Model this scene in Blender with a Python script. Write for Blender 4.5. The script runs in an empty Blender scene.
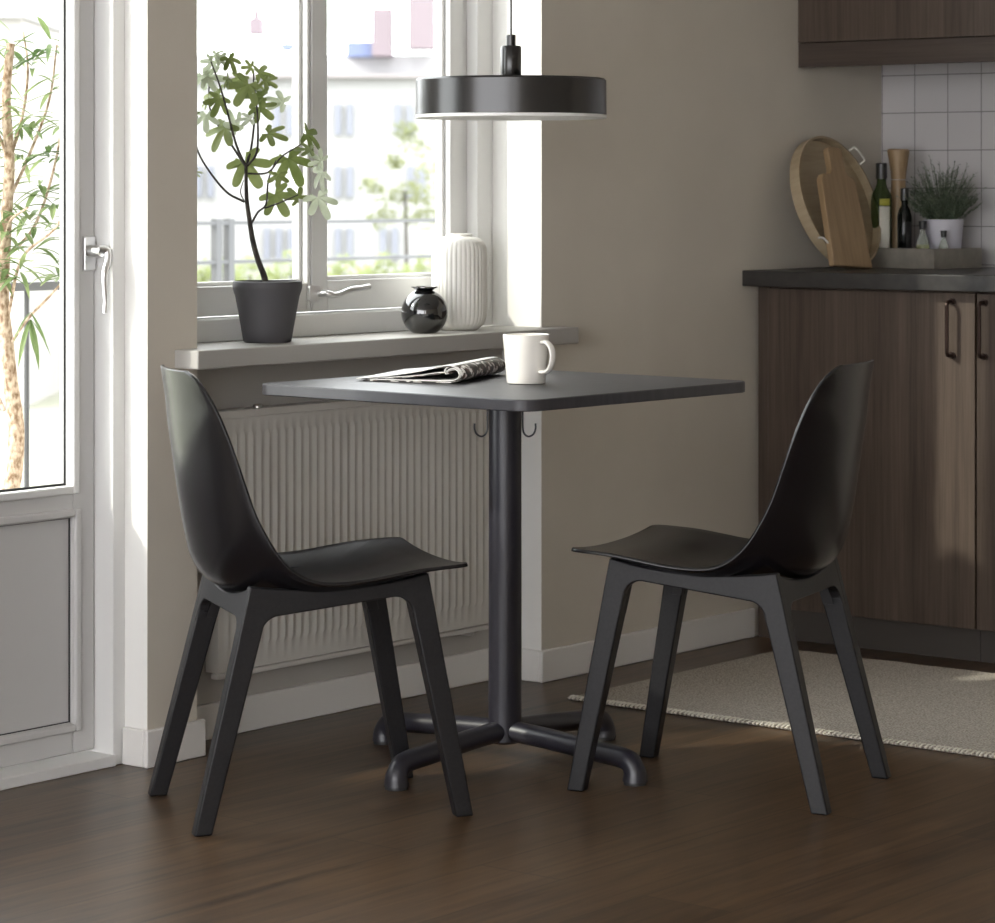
import bpy, bmesh, math, random
from mathutils import Vector, Matrix
PI = math.pi
R = math.radians
random.seed(7)
scn = bpy.context.scene
col = scn.collection

# ------------------------------------------------------------------ materials
def mat(name, color, rough=.5, metal=0, spec=.5, coat=0):
    m = bpy.data.materials.new(name); m.use_nodes = True
    b = m.node_tree.nodes['Principled BSDF']
    b.inputs['Base Color'].default_value = (*color, 1)
    b.inputs['Roughness'].default_value = rough
    b.inputs['Metallic'].default_value = metal
    b.inputs['Specular IOR Level'].default_value = spec
    if coat: b.inputs['Coat Weight'].default_value = coat
    return m

def nd(m, t, **kw):
    n = m.node_tree.nodes.new(t)
    for k, v in kw.items(): setattr(n, k, v)
    return n

def noisy(m, c1, c2, scale=(1, 1, 1), nscale=5, detail=4, lo=.35, hi=.65, bump=0, dist=.002, coord='Object', brough=None):
    """mix two colours with a stretched noise, optional bump"""
    nt = m.node_tree; L = nt.links; b = nt.nodes['Principled BSDF']
    tc = nd(m, 'ShaderNodeTexCoord'); mp = nd(m, 'ShaderNodeMapping'); mp.inputs['Scale'].default_value = scale
    nz = nd(m, 'ShaderNodeTexNoise'); nz.inputs['Scale'].default_value = nscale; nz.inputs['Detail'].default_value = detail
    cr = nd(m, 'ShaderNodeValToRGB')
    cr.color_ramp.elements[0].position = lo; cr.color_ramp.elements[0].color = (*c1, 1)
    cr.color_ramp.elements[1].position = hi; cr.color_ramp.elements[1].color = (*c2, 1)
    L.new(tc.outputs[coord], mp.inputs['Vector']); L.new(mp.outputs[0], nz.inputs['Vector'])
    L.new(nz.outputs['Fac'], cr.inputs[0]); L.new(cr.outputs[0], b.inputs['Base Color'])
    if bump:
        bp = nd(m, 'ShaderNodeBump'); bp.inputs['Strength'].default_value = bump; bp.inputs['Distance'].default_value = dist
        L.new(nz.outputs['Fac'], bp.inputs['Height']); L.new(bp.outputs[0], b.inputs['Normal'])
    return m

M = {}
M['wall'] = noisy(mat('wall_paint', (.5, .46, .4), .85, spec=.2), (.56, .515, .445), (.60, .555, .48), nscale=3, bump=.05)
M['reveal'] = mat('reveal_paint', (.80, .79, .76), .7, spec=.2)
M['niche'] = mat('niche_wall_darker', (.46, .44, .41), .8, spec=.2)  # niche back, toned darker than the wall around it
M['white'] = mat('white_joinery', (.72, .715, .70), .4)
M['skirt'] = mat('skirting_paint', (.72, .70, .67), .5)
M['doorpanel'] = mat('door_paint', (.56, .55, .54), .42)
M['sill'] = mat('sill_paint', (.38, .365, .34), .5)
M['ceil'] = mat('ceiling_paint', (.75, .74, .72), .9)
M['radiator'] = mat('radiator_enamel', (.62, .60, .56), .4)
M['seal'] = mat('rubber_seal_and_gap_shade', (.02, .02, .02), .6)
M['steel'] = mat('brushed_steel', (.75, .75, .75), .28, metal=1)
M['chair'] = mat('anthracite_plastic', (.0065, .0058, .0072), .25, spec=.5)
M['chairleg'] = noisy(mat('anthracite_plastic_frame', (.03, .03, .033), .45, spec=.36), (.010, .0095, .011), (.014, .0135, .015), nscale=180, bump=.12, dist=.0004)
M['tabletop'] = noisy(mat('anthracite_laminate', (.04, .04, .045), .42), (.036, .035, .040), (.05, .048, .054), (6, 1, 1), 12, bump=.03, dist=.0005)
M['tablemetal'] = noisy(mat('anthracite_powder_coat', (.03, .03, .036), .36, spec=.6), (.014, .013, .019), (.020, .019, .027), nscale=350, bump=.15, dist=.0004)
M['black'] = mat('black_lacquer', (.012, .011, .011), .24, spec=.6)
M['blackglass'] = mat('black_glazed_ceramic', (.006, .006, .007), .04, spec=.8, coat=1)
M['diffuser'] = mat('opal_diffuser', (.78, .77, .75), .5)
M['pot'] = mat('dark_grey_pot', (.058, .055, .060), .6)
M['soil'] = mat('potting_soil', (.03, .02, .013), .95)
M['ceramic'] = mat('white_ceramic', (.80, .77, .72), .22, coat=.3)
M['mattceramic'] = mat('matt_white_ceramic', (.76, .74, .69), .5)
M['bark_dark'] = noisy(mat('fig_bark', (.03, .025, .02), .8), (.018, .015, .012), (.06, .05, .04), nscale=60, bump=.3)
M['bark_speck'] = noisy(mat('speckled_bark', (.4, .3, .2), .9), (.17, .105, .06), (.48, .38, .29), (1, 1, .6), 120, bump=.4)
M['counter'] = noisy(mat('dark_worktop', (.025, .023, .022), .38), (.022, .020, .019), (.034, .031, .029), nscale=40)
M['plinth'] = mat('plinth_board', (.05, .042, .036), .6)
M['gapblack'] = mat('cabinet_inside', (.01, .009, .008), .9)
M['handle'] = mat('bronze_handle', (.035, .020, .016), .35, metal=.7)
M['paleWood'] = noisy(mat('pale_birch', (.60, .48, .34), .55), (.34, .265, .17), (.40, .32, .21), (1, 1, 9), 9)
M['oak'] = noisy(mat('oak_board', (.45, .30, .17), .5), (.25, .165, .085), (.33, .225, .125), (8, 8, .8), 10)
M['rope'] = mat('white_cord_handle', (.8, .78, .72), .6)
M['concrete'] = noisy(mat('grey_tray', (.2, .18, .15), .7), (.17, .155, .13), (.22, .20, .17), nscale=30)
M['potlilac'] = mat('pale_lilac_pot', (.50, .49, .54), .5)
M['herb'] = noisy(mat('herb_leaves', (.12, .18, .09), .6), (.04, .065, .035), (.17, .21, .14), nscale=40)
M['cap'] = mat('black_cap', (.02, .02, .02), .35)
M['label'] = mat('paper_label', (.72, .70, .62), .6)
M['yellowlabel'] = mat('olive_yellow_label', (.40, .38, .06), .5)
M['paper'] = mat('magazine_paper', (.74, .73, .71), .45)
M['rail'] = mat('grey_painted_railing', (.05, .05, .052), .5)
M['balcony'] = mat('balcony_concrete', (.6, .58, .55), .8)
M['facade'] = mat('white_render', (.33, .325, .325), .9, spec=.1)
M['facade2'] = mat('warm_render', (.36, .342, .33), .9, spec=.1)
M['roof'] = mat('pale_metal_roof', (.42, .41, .42), .7, spec=.1)
M['pink'] = mat('pink_brick_chimney', (.20, .165, .182), .9, spec=.1)
M['blueroof'] = mat('blue_roof', (.15, .175, .28), .8, spec=.1)
M['farwin'] = mat('distant_window_glass', (.20, .207, .245), .6, spec=.1)
M['cornice'] = mat('cornice_stone', (.27, .245, .25), .9, spec=.1)
M['ground'] = mat('courtyard_ground', (.22, .22, .17), .95)

def leafmat(name, c1, c2, nscale=8, trans=.4, lo=.35, hi=.65):
    m = noisy(mat(name, c1, .5, spec=.35), c1, c2, nscale=nscale, lo=lo, hi=hi)
    nt = m.node_tree; b = nt.nodes['Principled BSDF']; out = nt.nodes['Material Output']
    tr = nd(m, 'ShaderNodeBsdfTranslucent'); mx = nd(m, 'ShaderNodeMixShader'); mx.inputs[0].default_value = trans
    src = b.inputs['Base Color'].links[0].from_socket
    nt.links.new(src, tr.inputs['Color'])
    nt.links.new(b.outputs[0], mx.inputs[1]); nt.links.new(tr.outputs[0], mx.inputs[2]); nt.links.new(mx.outputs[0], out.inputs[0])
    return m
M['figleaf'] = leafmat('fig_leaf_green', (.095, .125, .032), (.19, .225, .08), 10, .3)
M['figpale'] = leafmat('fig_leaf_underside', (.34, .38, .26), (.50, .54, .42), 10, .3)
M['treeleaf'] = leafmat('balcony_leaf', (.06, .11, .03), (.24, .29, .13), 9, .4)
M['fartree'] = leafmat('far_tree_leaf', (.11, .13, .04), (.24, .255, .12), .5, .4)
M['farshrub'] = leafmat('far_shrub_leaf', (.17, .21, .05), (.28, .31, .14), .5, .4)

def wood(name, c1, c2, axis):
    m = mat(name, c1, .5, spec=.35); nt = m.node_tree; L = nt.links; b = nt.nodes['Principled BSDF']
    tc = nd(m, 'ShaderNodeTexCoord')
    sc = {'z': (46, 46, 1.1), 'y': (46, 1.1, 46)}[axis]
    mp = nd(m, 'ShaderNodeMapping'); mp.inputs['Scale'].default_value = sc
    nz = nd(m, 'ShaderNodeTexNoise'); nz.inputs['Scale'].default_value = 3.2; nz.inputs['Detail'].default_value = 6; nz.inputs['Roughness'].default_value = .65
    sc2 = tuple(s * .18 for s in sc)
    mp2 = nd(m, 'ShaderNodeMapping'); mp2.inputs['Scale'].default_value = sc2
    n2 = nd(m, 'ShaderNodeTexNoise'); n2.inputs['Scale'].default_value = 1.4; n2.inputs['Detail'].default_value = 2; n2.inputs['Distortion'].default_value = .6
    ad = nd(m, 'ShaderNodeMath', operation='ADD'); ml = nd(m, 'ShaderNodeMath', operation='MULTIPLY'); ml.inputs[1].default_value = .5
    cr = nd(m, 'ShaderNodeValToRGB'); cr.color_ramp.elements[0].position = .38; cr.color_ramp.elements[1].position = .62
    cr.color_ramp.elements[0].color = (*c1, 1); cr.color_ramp.elements[1].color = (*c2, 1)
    L.new(tc.outputs['Object'], mp.inputs[0]); L.new(mp.outputs[0], nz.inputs['Vector'])
    L.new(tc.outputs['Object'], mp2.inputs[0]); L.new(mp2.outputs[0], n2.inputs['Vector'])
    L.new(nz.outputs['Fac'], ad.inputs[0]); L.new(n2.outputs['Fac'], ad.inputs[1]); L.new(ad.outputs[0], ml.inputs[0])
    L.new(ml.outputs[0], cr.inputs[0]); L.new(cr.outputs[0], b.inputs['Base Color'])
    bp = nd(m, 'ShaderNodeBump'); bp.inputs['Strength'].default_value = .15; bp.inputs['Distance'].default_value = .001
    L.new(nz.outputs['Fac'], bp.inputs['Height']); L.new(bp.outputs[0], b.inputs['Normal'])
    return m
M['cabwood'] = wood('brown_oak_veneer', (.046, .031, .023), (.095, .070, .053), 'z')
M['cabwood_h'] = wood('brown_oak_veneer_level', (.040, .028, .022), (.075, .056, .044), 'y')

# floor boards along x
m = mat('dark_floor_boards', (.06, .04, .025), .34, spec=.4); M['floor'] = m
nt = m.node_tree; L = nt.links; b = nt.nodes['Principled BSDF']
tc = nd(m, 'ShaderNodeTexCoord')
br = nd(m, 'ShaderNodeTexBrick'); br.offset = .37; br.inputs['Scale'].default_value = 1; br.inputs['Brick Width'].default_value = 1.9
br.inputs['Row Height'].default_value = .17; br.inputs['Mortar Size'].default_value = .0016; br.inputs['Color1'].default_value = (.15, .15, .15, 1)
br.inputs['Color2'].default_value = (.85, .85, .85, 1); br.inputs['Mortar'].default_value = (0, 0, 0, 1); br.inputs['Bias'].default_value = 0
mp = nd(m, 'ShaderNodeMapping'); mp.inputs['Scale'].default_value = (.9, 15, 1)
nz = nd(m, 'ShaderNodeTexNoise'); nz.inputs['Scale'].default_value = 3; nz.inputs['Detail'].default_value = 7; nz.inputs['Roughness'].default_value = .62; nz.inputs['Distortion'].default_value = .8
a1 = nd(m, 'ShaderNodeMath', operation='MULTIPLY_ADD'); a1.inputs[1].default_value = .30
cr = nd(m, 'ShaderNodeValToRGB'); cr.color_ramp.elements[0].position = .40; cr.color_ramp.elements[1].position = .86
cr.color_ramp.elements[0].color = (.018, .0095, .0055, 1); cr.color_ramp.elements[1].color = (.125, .074, .038, 1)
mg = nd(m, 'ShaderNodeMix', data_type='RGBA'); mg.inputs['B'].default_value = (.02, .012, .008, 1)
L.new(tc.outputs['Object'], br.inputs['Vector']); L.new(tc.outputs['Object'], mp.inputs[0]); L.new(mp.outputs[0], nz.inputs['Vector'])
L.new(br.outputs['Color'], a1.inputs[0]); L.new(nz.outputs['Fac'], a1.inputs[2]); L.new(a1.outputs[0], cr.inputs[0])
L.new(cr.outputs[0], mg.inputs['A']); L.new(br.outputs['Fac'], mg.inputs['Factor']); L.new(mg.outputs['Result'], b.inputs['Base Color'])
bp = nd(m, 'ShaderNodeBump'); bp.inputs['Strength'].default_value = .12; bp.inputs['Distance'].default_value = .0015
L.new(nz.outputs['Fac'], bp.inputs['Height']); L.new(bp.outputs[0], b.inputs['Normal'])

# tiles (on the plane facing -x: use y,z)
m = mat('white_wall_tiles', (.6, .6, .6), .22); M['tile'] = m
nt = m.node_tree; L = nt.links; b = nt.nodes['Principled BSDF']
tc = nd(m, 'ShaderNodeTexCoord'); sp = nd(m, 'ShaderNodeSeparateXYZ'); cb = nd(m, 'ShaderNodeCombineXYZ')
br = nd(m, 'ShaderNodeTexBrick'); br.offset = 0; br.inputs['Scale'].default_value = 1; br.inputs['Brick Width'].default_value = .1015
br.inputs['Row Height'].default_value = .1015; br.inputs['Mortar Size'].default_value = .0012; br.inputs['Mortar Smooth'].default_value = .2
br.inputs['Color1'].default_value = (.50, .485, .485, 1); br.inputs['Color2'].default_value = (.53, .51, .51, 1); br.inputs['Mortar'].default_value = (.16, .15, .15, 1)
L.new(tc.outputs['Object'], sp.inputs[0]); L.new(sp.outputs['Y'], cb.inputs['X']); L.new(sp.outputs['Z'], cb.inputs['Y'])
off = nd(m, 'ShaderNodeVectorMath', operation='ADD'); off.inputs[1].default_value = (-.0135, -.026, 0); L.new(cb.outputs[0], off.inputs[0])
L.new(off.outputs[0], br.inputs['Vector']); L.new(br.outputs['Color'], b.inputs['Base Color'])
bp = nd(m, 'ShaderNodeBump'); bp.inputs['Strength'].default_value = .4; bp.inputs['Distance'].default_value = .002; bp.invert = True
L.new(br.outputs['Fac'], bp.inputs['Height']); L.new(bp.outputs[0], b.inputs['Normal'])

# rug weave
m = mat('woven_rug', (.4, .37, .33), .95, spec=.1); M['rug'] = m
nt = m.node_tree; L = nt.links; b = nt.nodes['Principled BSDF']
tc = nd(m, 'ShaderNodeTexCoord'); mp = nd(m, 'ShaderNodeMapping'); mp.inputs['Scale'].default_value = (1, 1, 1); mp.inputs['Rotation'].default_value = (0, 0, R(35))
vo = nd(m, 'ShaderNodeTexNoise'); vo.inputs['Scale'].default_value = 210; vo.inputs['Detail'].default_value = 2
wv = nd(m, 'ShaderNodeTexWave'); wv.inputs['Scale'].default_value = 55; wv.inputs['Distortion'].default_value = 3; wv.inputs['Detail'].default_value = 2
av = nd(m, 'ShaderNodeMath', operation='MULTIPLY_ADD'); av.inputs[1].default_value = .25
cr = nd(m, 'ShaderNodeValToRGB'); cr.color_ramp.elements[0].position = .40; cr.color_ramp.elements[1].position = .85
cr.color_ramp.elements[0].color = (.26, .23, .195, 1); cr.color_ramp.elements[1].color = (.66, .61, .54, 1)
L.new(tc.outputs['Object'], mp.inputs[0]); L.new(mp.outputs[0], wv.inputs['Vector']); L.new(tc.outputs['Object'], vo.inputs['Vector'])
L.new(wv.outputs['Fac'], av.inputs[0]); L.new(vo.outputs['Fac'], av.inputs[2]); L.new(av.outputs[0], cr.inputs[0]); L.new(cr.outputs[0], b.inputs['Base Color'])
bp = nd(m, 'ShaderNodeBump'); bp.inputs['Strength'].default_value = .7; bp.inputs['Distance'].default_value = .003
L.new(av.outputs[0], bp.inputs['Height']); L.new(bp.outputs[0], b.inputs['Normal'])
M['rugbind'] = mat('rug_binding_yarn', (.72, .68, .6), .9, spec=.1)

# printed magazine cover
m = mat('printed_cover', (.6, .55, .5), .35); M['print'] = m
nt = m.node_tree; L = nt.links; b = nt.nodes['Principled BSDF']
tc = nd(m, 'ShaderNodeTexCoord'); mp = nd(m, 'ShaderNodeMapping'); mp.inputs['Scale'].default_value = (110, 60, 110)
vo = nd(m, 'ShaderNodeTexVoronoi', distance='CHEBYCHEV'); vo.inputs['Scale'].default_value = 1
cr = nd(m, 'ShaderNodeValToRGB'); cr.color_ramp.interpolation = 'CONSTANT'
cr.color_ramp.elements[0].color = (.02, .018, .018, 1); cr.color_ramp.elements[1].position = .45; cr.color_ramp.elements[1].color = (.70, .68, .66, 1)
e = cr.color_ramp.elements.new(.62); e.color = (.10, .06, .05, 1)
e = cr.color_ramp.elements.new(.80); e.color = (.62, .60, .58, 1)
L.new(tc.outputs['Object'], mp.inputs[0]); L.new(mp.outputs[0], vo.inputs['Vector']); L.new(vo.outputs['Color'], cr.inputs[0]); L.new(cr.outputs[0], b.inputs['Base Color'])

# thin window glass
m = bpy.data.materials.new('window_glass'); m.use_nodes = True; M['glass'] = m
nt = m.node_tree; nt.nodes.remove(nt.nodes['Principled BSDF'])
tr = nd(m, 'ShaderNodeBsdfTransparent'); gl = nd(m, 'ShaderNodeBsdfGlossy'); gl.inputs['Roughness'].default_value = .02
lw = nd(m, 'ShaderNodeLayerWeight'); lw.inputs['Blend'].default_value = .5; fr = nd(m, 'ShaderNodeMath', operation='POWER'); fr.inputs[1].default_value = 4; nt.links.new(lw.outputs['Facing'], fr.inputs[0]); mx = nd(m, 'ShaderNodeMixShader')
tr.inputs['Color'].default_value = (.95, .97, .96, 1)
nt.links.new(fr.outputs[0], mx.inputs[0]); nt.links.new(tr.outputs[0], mx.inputs[1]); nt.links.new(gl.outputs[0], mx.inputs[2]); nt.links.new(mx.outputs[0], nt.nodes['Material Output'].inputs[0])
def bottleglass(name, c):
    m = mat(name, c, .06, spec=.6); b = m.node_tree.nodes['Principled BSDF']; b.inputs['Transmission Weight'].default_value = .75; b.inputs['IOR'].default_value = 1.3
    return m
M['greenglass'] = bottleglass('olive_green_glass', (.09, .13, .045))
M['darkglass'] = bottleglass('near_black_glass', (.02, .025, .025))
M['clearglass'] = bottleglass('clear_glass', (.75, .78, .72))
M['oil'] = mat('olive_oil', (.30, .32, .05), .2)

# ------------------------------------------------------------------ helpers
def link(name, bm, material, parent=None, smooth=None, loc=None, extra=None):
    me = bpy.data.meshes.new(name); bmesh.ops.recalc_face_normals(bm, faces=bm.faces) if smooth != 'keep' else None
    bm.to_mesh(me); bm.free()
    me.materials.append(material)
    for x in (extra or []): me.materials.append(x)
    o = bpy.data.objects.new(name, me); col.objects.link(o)
    if smooth is not None and smooth is not False:
        me.shade_smooth()
        ang = 35 if smooth in (True, 'keep') else smooth
        me.set_sharp_from_angle(angle=R(ang))
    if parent: o.parent = parent
    if loc is not None: o.location = loc
    return o
def bevel(o, w, seg=2):
    md = o.modifiers.new('b', 'BEVEL'); md.width = w; md.segments = seg; md.limit_method = 'ANGLE'; md.angle_limit = R(40)
    o.data.shade_smooth(); o.data.set_sharp_from_angle(angle=R(50)); 
    return o
def tag(o, label=None, cat=None, group=None, kind=None):
    if label: o['label'] = label
    if cat: o['category'] = cat
    if group: o['group'] = group
    if kind: o['kind'] = kind
    return o
def empty(name, loc=(0, 0, 0), rz=0):
    o = bpy.data.objects.new(name, None); col.objects.link(o); o.location = loc; o.rotation_euler = (0, 0, rz); o.empty_display_size = .05
    return o
def box(bm, x0, x1, y0, y1, z0, z1):
    vs = [bm.verts.new((x, y, z)) for x in (x0, x1) for y in (y0, y1) for z in (z0, z1)]
    for f in ((0, 1, 3, 2), (4, 6, 7, 5), (0, 4, 5, 1), (2, 3, 7, 6), (0, 2, 6, 4), (1, 5, 7, 3)): bm.faces.new([vs[i] for i in f])
    return vs
def boxes(*bs):
    bm = bmesh.new()
    for b_ in bs: box(bm, *b_)
    return bm
def lathe(bm, prof, seg=48, c=(0, 0, 0), mod=None):
    rings = []
    for k, (r, z) in enumerate(prof):
        if r < 1e-6: rings.append([bm.verts.new((c[0], c[1], c[2] + z))]); continue
        rg = []
        for i in range(seg):
            a = 2 * PI * i / seg; rr = r * (mod(a, z) if mod else 1)
            rg.append(bm.verts.new((c[0] + rr * math.cos(a), c[1] + rr * math.sin(a), c[2] + z)))
        rings.append(rg)
    for A, B in zip(rings, rings[1:]):
        if len(A) == 1 and len(B) == 1: continue
        for i in range(seg):
            j = (i + 1) % seg
            if len(A) == 1: bm.faces.new((A[0], B[j], B[i]))
            elif len(B) == 1: bm.faces.new((A[i], A[j], B[0]))
            else: bm.faces.new((A[i], A[j], B[j], B[i]))
def tube(bm, pts, rad, seg=12, caps=True):
    pts = [Vector(p) for p in pts]
    n = len(pts); rads = rad if isinstance(rad, (list, tuple)) else [rad] * n
    T = [(pts[min(i + 1, n - 1)] - pts[max(i - 1, 0)]).normalized() for i in range(n)]
    up = Vector((0, 0, 1)) if abs(T[0].z) < .9 else Vector((1, 0, 0))
    u = T[0].cross(up).normalized(); rings = []
    for i in range(n):
        u = (u - T[i] * u.dot(T[i])).normalized(); v = T[i].cross(u)
        rings.append([bm.verts.new(pts[i] + rads[i] * (u * math.cos(2 * PI * k / seg) + v * math.sin(2 * PI * k / seg))) for k in range(seg)])
    for A, B in zip(rings, rings[1:]):
        for k in range(seg): bm.faces.new((A[k], A[(k + 1) % seg], B[(k + 1) % seg], B[k]))
    if caps: bm.faces.new(list(reversed(rings[0]))); bm.faces.new(rings[-1])
def smoothpath(pts, n=6):
    """Catmull-Rom through points (any dimension)"""
    P = [Vector(p) for p in pts]; P = [P[0] * 2 - P[1]] + P + [P[-1] * 2 - P[-2]]; out = []
    for i in range(1, len(P) - 2):
        for k in range(n):
            t = k / n; a, b_, c, d = P[i - 1], P[i], P[i + 1], P[i + 2]
            out.append(.5 * ((2 * b_) + (c - a) * t + (2 * a - 5 * b_ + 4 * c - d) * t * t + (3 * b_ - a - 3 * c + d) * t ** 3))
    out.append(P[-2]); return out
def prism(bm, poly, z0, z1):
    A = [bm.verts.new((x, y, z0)) for x, y in poly]; B = [bm.verts.new((x, y, z1)) for x, y in poly]; n = len(poly)
    bm.faces.new(list(reversed(A))); bm.faces.new(B)
    for i in range(n): bm.faces.new((A[i], A[(i + 1) % n], B[(i + 1) % n], B[i]))
def rsquare(hw, hd, r, n=8):
    out = []
    for cx, cy, a0 in ((hw - r, hd - r, 0), (-hw + r, hd - r, 90), (-hw + r, -hd + r, 180), (hw - r, -hd + r, 270)):
        for k in range(n + 1): a = R(a0 + 90 * k / n); out.append((cx + r * math.cos(a), cy + r * math.sin(a)))
    return out

# ------------------------------------------------------------------ camera
CAM = Vector((-4.5023, -3.6007, 1.143)); YAW = R(38.8)
cd = bpy.data.cameras.new('camera'); cam = bpy.data.objects.new('camera', cd); col.objects.link(cam); scn.camera = cam
cam.location = CAM; cam.rotation_euler = (PI / 2, 0, YAW - PI / 2)
cd.sensor_width = 36; cd.lens = 36 * 2900 / 995; cd.shift_y = -(461.5 - 188) / 995; cd.clip_end = 600; cd.clip_start = .05
cd.dof.use_dof = True; cd.dof.focus_distance = 5.75; cd.dof.aperture_fstop = 9
FW = Vector((math.cos(YAW), math.sin(YAW), 0)); RT = Vector((math.sin(YAW), -math.cos(YAW), 0)); UP = Vector((0, 0, 1))

# ------------------------------------------------------------------ room shell
YW = .524           # face of the window wall
YO = .76            # outer face
XR = 2.30           # kitchen wall
CE = 2.62
WX0, WX1 = -.336, .79     # window opening
WZ1 = 2.30
DX0, DX1 = -1.42, -.475   # door opening
DZ1 = 2.30
st = lambda o: tag(o, kind='structure')
st(link('floor', boxes((-6.4, XR, -5.2, .76, -.12, 0)), M['floor']))
st(link('ceiling', boxes((-6.4, XR, -5.2, .76, CE, CE + .2)), M['ceil']))
bm = boxes((-6.4, DX0, YW, YO, 0, CE), (DX0, DX1, YW, YO, DZ1, CE), (DX1, WX0, YW, YO, 0, CE),
           (WX0, WX1, YW, YO, WZ1, CE), (WX1, XR, YW, YO, 0, CE), (WX0, WX1, .64, YO, 0, .785))
# reveals get their own paint, niche back a darker tone, by face position
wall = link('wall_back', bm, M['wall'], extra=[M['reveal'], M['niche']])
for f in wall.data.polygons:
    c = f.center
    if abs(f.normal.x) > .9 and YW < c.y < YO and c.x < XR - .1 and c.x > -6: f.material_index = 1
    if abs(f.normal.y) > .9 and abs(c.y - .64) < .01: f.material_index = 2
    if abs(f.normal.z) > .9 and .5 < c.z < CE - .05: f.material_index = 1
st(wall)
st(link('wall_right', boxes((XR, XR + .15, -5.2, YO, -.12, CE + .2)), M['wall']))
st(link('wall_front', boxes((-5.2, XR + .15, -5.35, -5.2, -.12, CE + .2), (-6.4, -5.2, -5.35, -5.2, -.12, .25), (-6.4, -5.2, -5.35, -5.2, 2.5, CE + .2), (-6.4, -6.1, -5.35, -5.2, .25, 2.5)), M['wall']))  # unseen wall; its opening is added and sized to control the daylight
# left wall with a tall row of window openings (out of frame; lets the daylight in)
st(link('wall_left', boxes((-6.5, -6.4, -5.35, YO, -.12, .25), (-6.5, -6.4, -5.35, YO, 2.5, CE + .2), (-6.5, -6.4, -5.35, -4.9, .25, 2.5), (-6.5, -6.4, .6, YO, .25, 2.5)), M['wall']))
# tiled splashback
st(link('trim_1', boxes((XR - .008, XR, -2.0, YW - .0, .93, 1.50)), M['tile']))
# moulded skirting boards
def skirt(bm, segs, h=.074, t=.012):
    for x0, x1, y0, y1 in segs: box(bm, x0, x1, y0, y1, 0, h)
t = .012
bm = bmesh.new()
skirt(bm, [(DX1 - t, WX0 + .014, YW - t, YW), (DX1 - t, DX1, YW, .584),
           (WX0, WX1, .628, .64), (WX1 - t, WX1, YW, .628), (WX1 - t, 1.66, YW - t, YW), (-6.4, DX0, YW - t, YW)])
st(bevel(link('baseboard_back', bm, M['skirt']), .003, 2))
# deep window board
bm = bmesh.new()
SY0 = .457
poly = [(-.401, SY0), (.846, SY0), (.846, YW), (WX1, YW), (WX1, .66), (WX0, .66), (WX0, YW), (-.401, YW)]
prism(bm, poly, .783, .821)
sill = st(bevel(link('trim_2', bm, M['sill']), .003, 2))

# ------------------------------------------------------------------ window
win = empty('window_1', (0, 0, 0)); st(win)
FY = .668   # frame front
SYF = .698  # sash front
GY = .735   # pane
FR = .058
bm = boxes((WX1 - FR, WX1, FY, .755, .821, WZ1), (WX0, WX0 + FR, FY, .755, .821, WZ1),
           (WX0 + FR, WX1 - FR, .654, .755, .821, .869), (WX0 + FR, WX1 - FR, FY, .755, WZ1 - .05, WZ1))
bevel(link('window_frame', bm, M['white'], win), .003, 2)
MX0, MX1 = .183, .243
def sash(name, x0, x1, z0, z1, sl, sr, sb, stp):
    bm = boxes((x0, x0 + sl, SYF, .745, z0, z1), (x1 - sr, x1, SYF, .745, z0, z1),
               (x0 + sl, x1 - sr, SYF, .745, z0, z0 + sb), (x0 + sl, x1 - sr, SYF, .745, z1 - stp, z1))
    o = bevel(link(name, bm, M['white'], win), .003, 2)
    # glazing bead
    a, b_, c, d = x0 + sl, x1 - sr, z0 + sb, z1 - stp; g = .009
    bm = boxes((a, a + g, GY - .02, GY - .004, c, d), (b_ - g, b_, GY - .02, GY - .004, c, d), (a + g, b_ - g, GY - .02, GY - .004, c, c + g), (a + g, b_ - g, GY - .02, GY - .004, d - g, d))
    bevel(link('glazing_bead', bm, M['white'], o), .002, 1)
    link('pane', boxes((a - .003, b_ + .003, GY, GY + .006, c - .003, d + .003)), M['glass'], o)
    return o
zt = WZ1 - .05
s1 = sash('window_sash', WX0 + FR, MX0 + .008, .872, zt, .06, .010, .063, .06)
s2 = sash('window_sash', MX0 + .012, WX1 - FR, .872, zt, .052, .062, .067, .06)
# window handle
hx, hz = .196, .912
hb = empty('tmp'); bpy.data.objects.remove(hb)
bm = bmesh.new(); prism(bm, rsquare(.014, .020, .006), 0, .010)
for v in bm.verts: v.co = Vector((v.co.x * 1.3 + hx, SYF - v.co.z, v.co.y * .9 + hz))
p = smoothpath([(hx + .012, SYF - .008, hz), (hx + .016, SYF - .030, hz), (hx + .030, SYF - .036, hz - .004), (hx + .055, SYF - .036, hz - .001), (hx + .085, SYF - .038, hz + .007), (hx + .12, SYF - .038, hz + .009), (hx + .148, SYF - .038, hz + .012)], 5)
tube(bm, p, [.0075] * 10 + [.0062] * (len(p) - 10), 10)
bevel(link('window_handle', bm, M['steel'], s2), .0015)
s2.children[-1]['label'] = 'steel lever handle'

# ------------------------------------------------------------------ balcony door
door = empty('door_1', (0, 0, 0)); st(door)
DF = .587; DL = .638; DXi = -.507
bm = boxes((DXi, DX1, DF, .70, 0, DZ1), (DX0, DX0 + .032, DF, .70, 0, DZ1), (DX0 + .032, DXi, DF, .70, DZ1 - .03, DZ1), (DX0 + .032, DXi, .578, .70, 0, .022))
bevel(link('door_frame', bm, M['white'], door), .002, 2)
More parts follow.
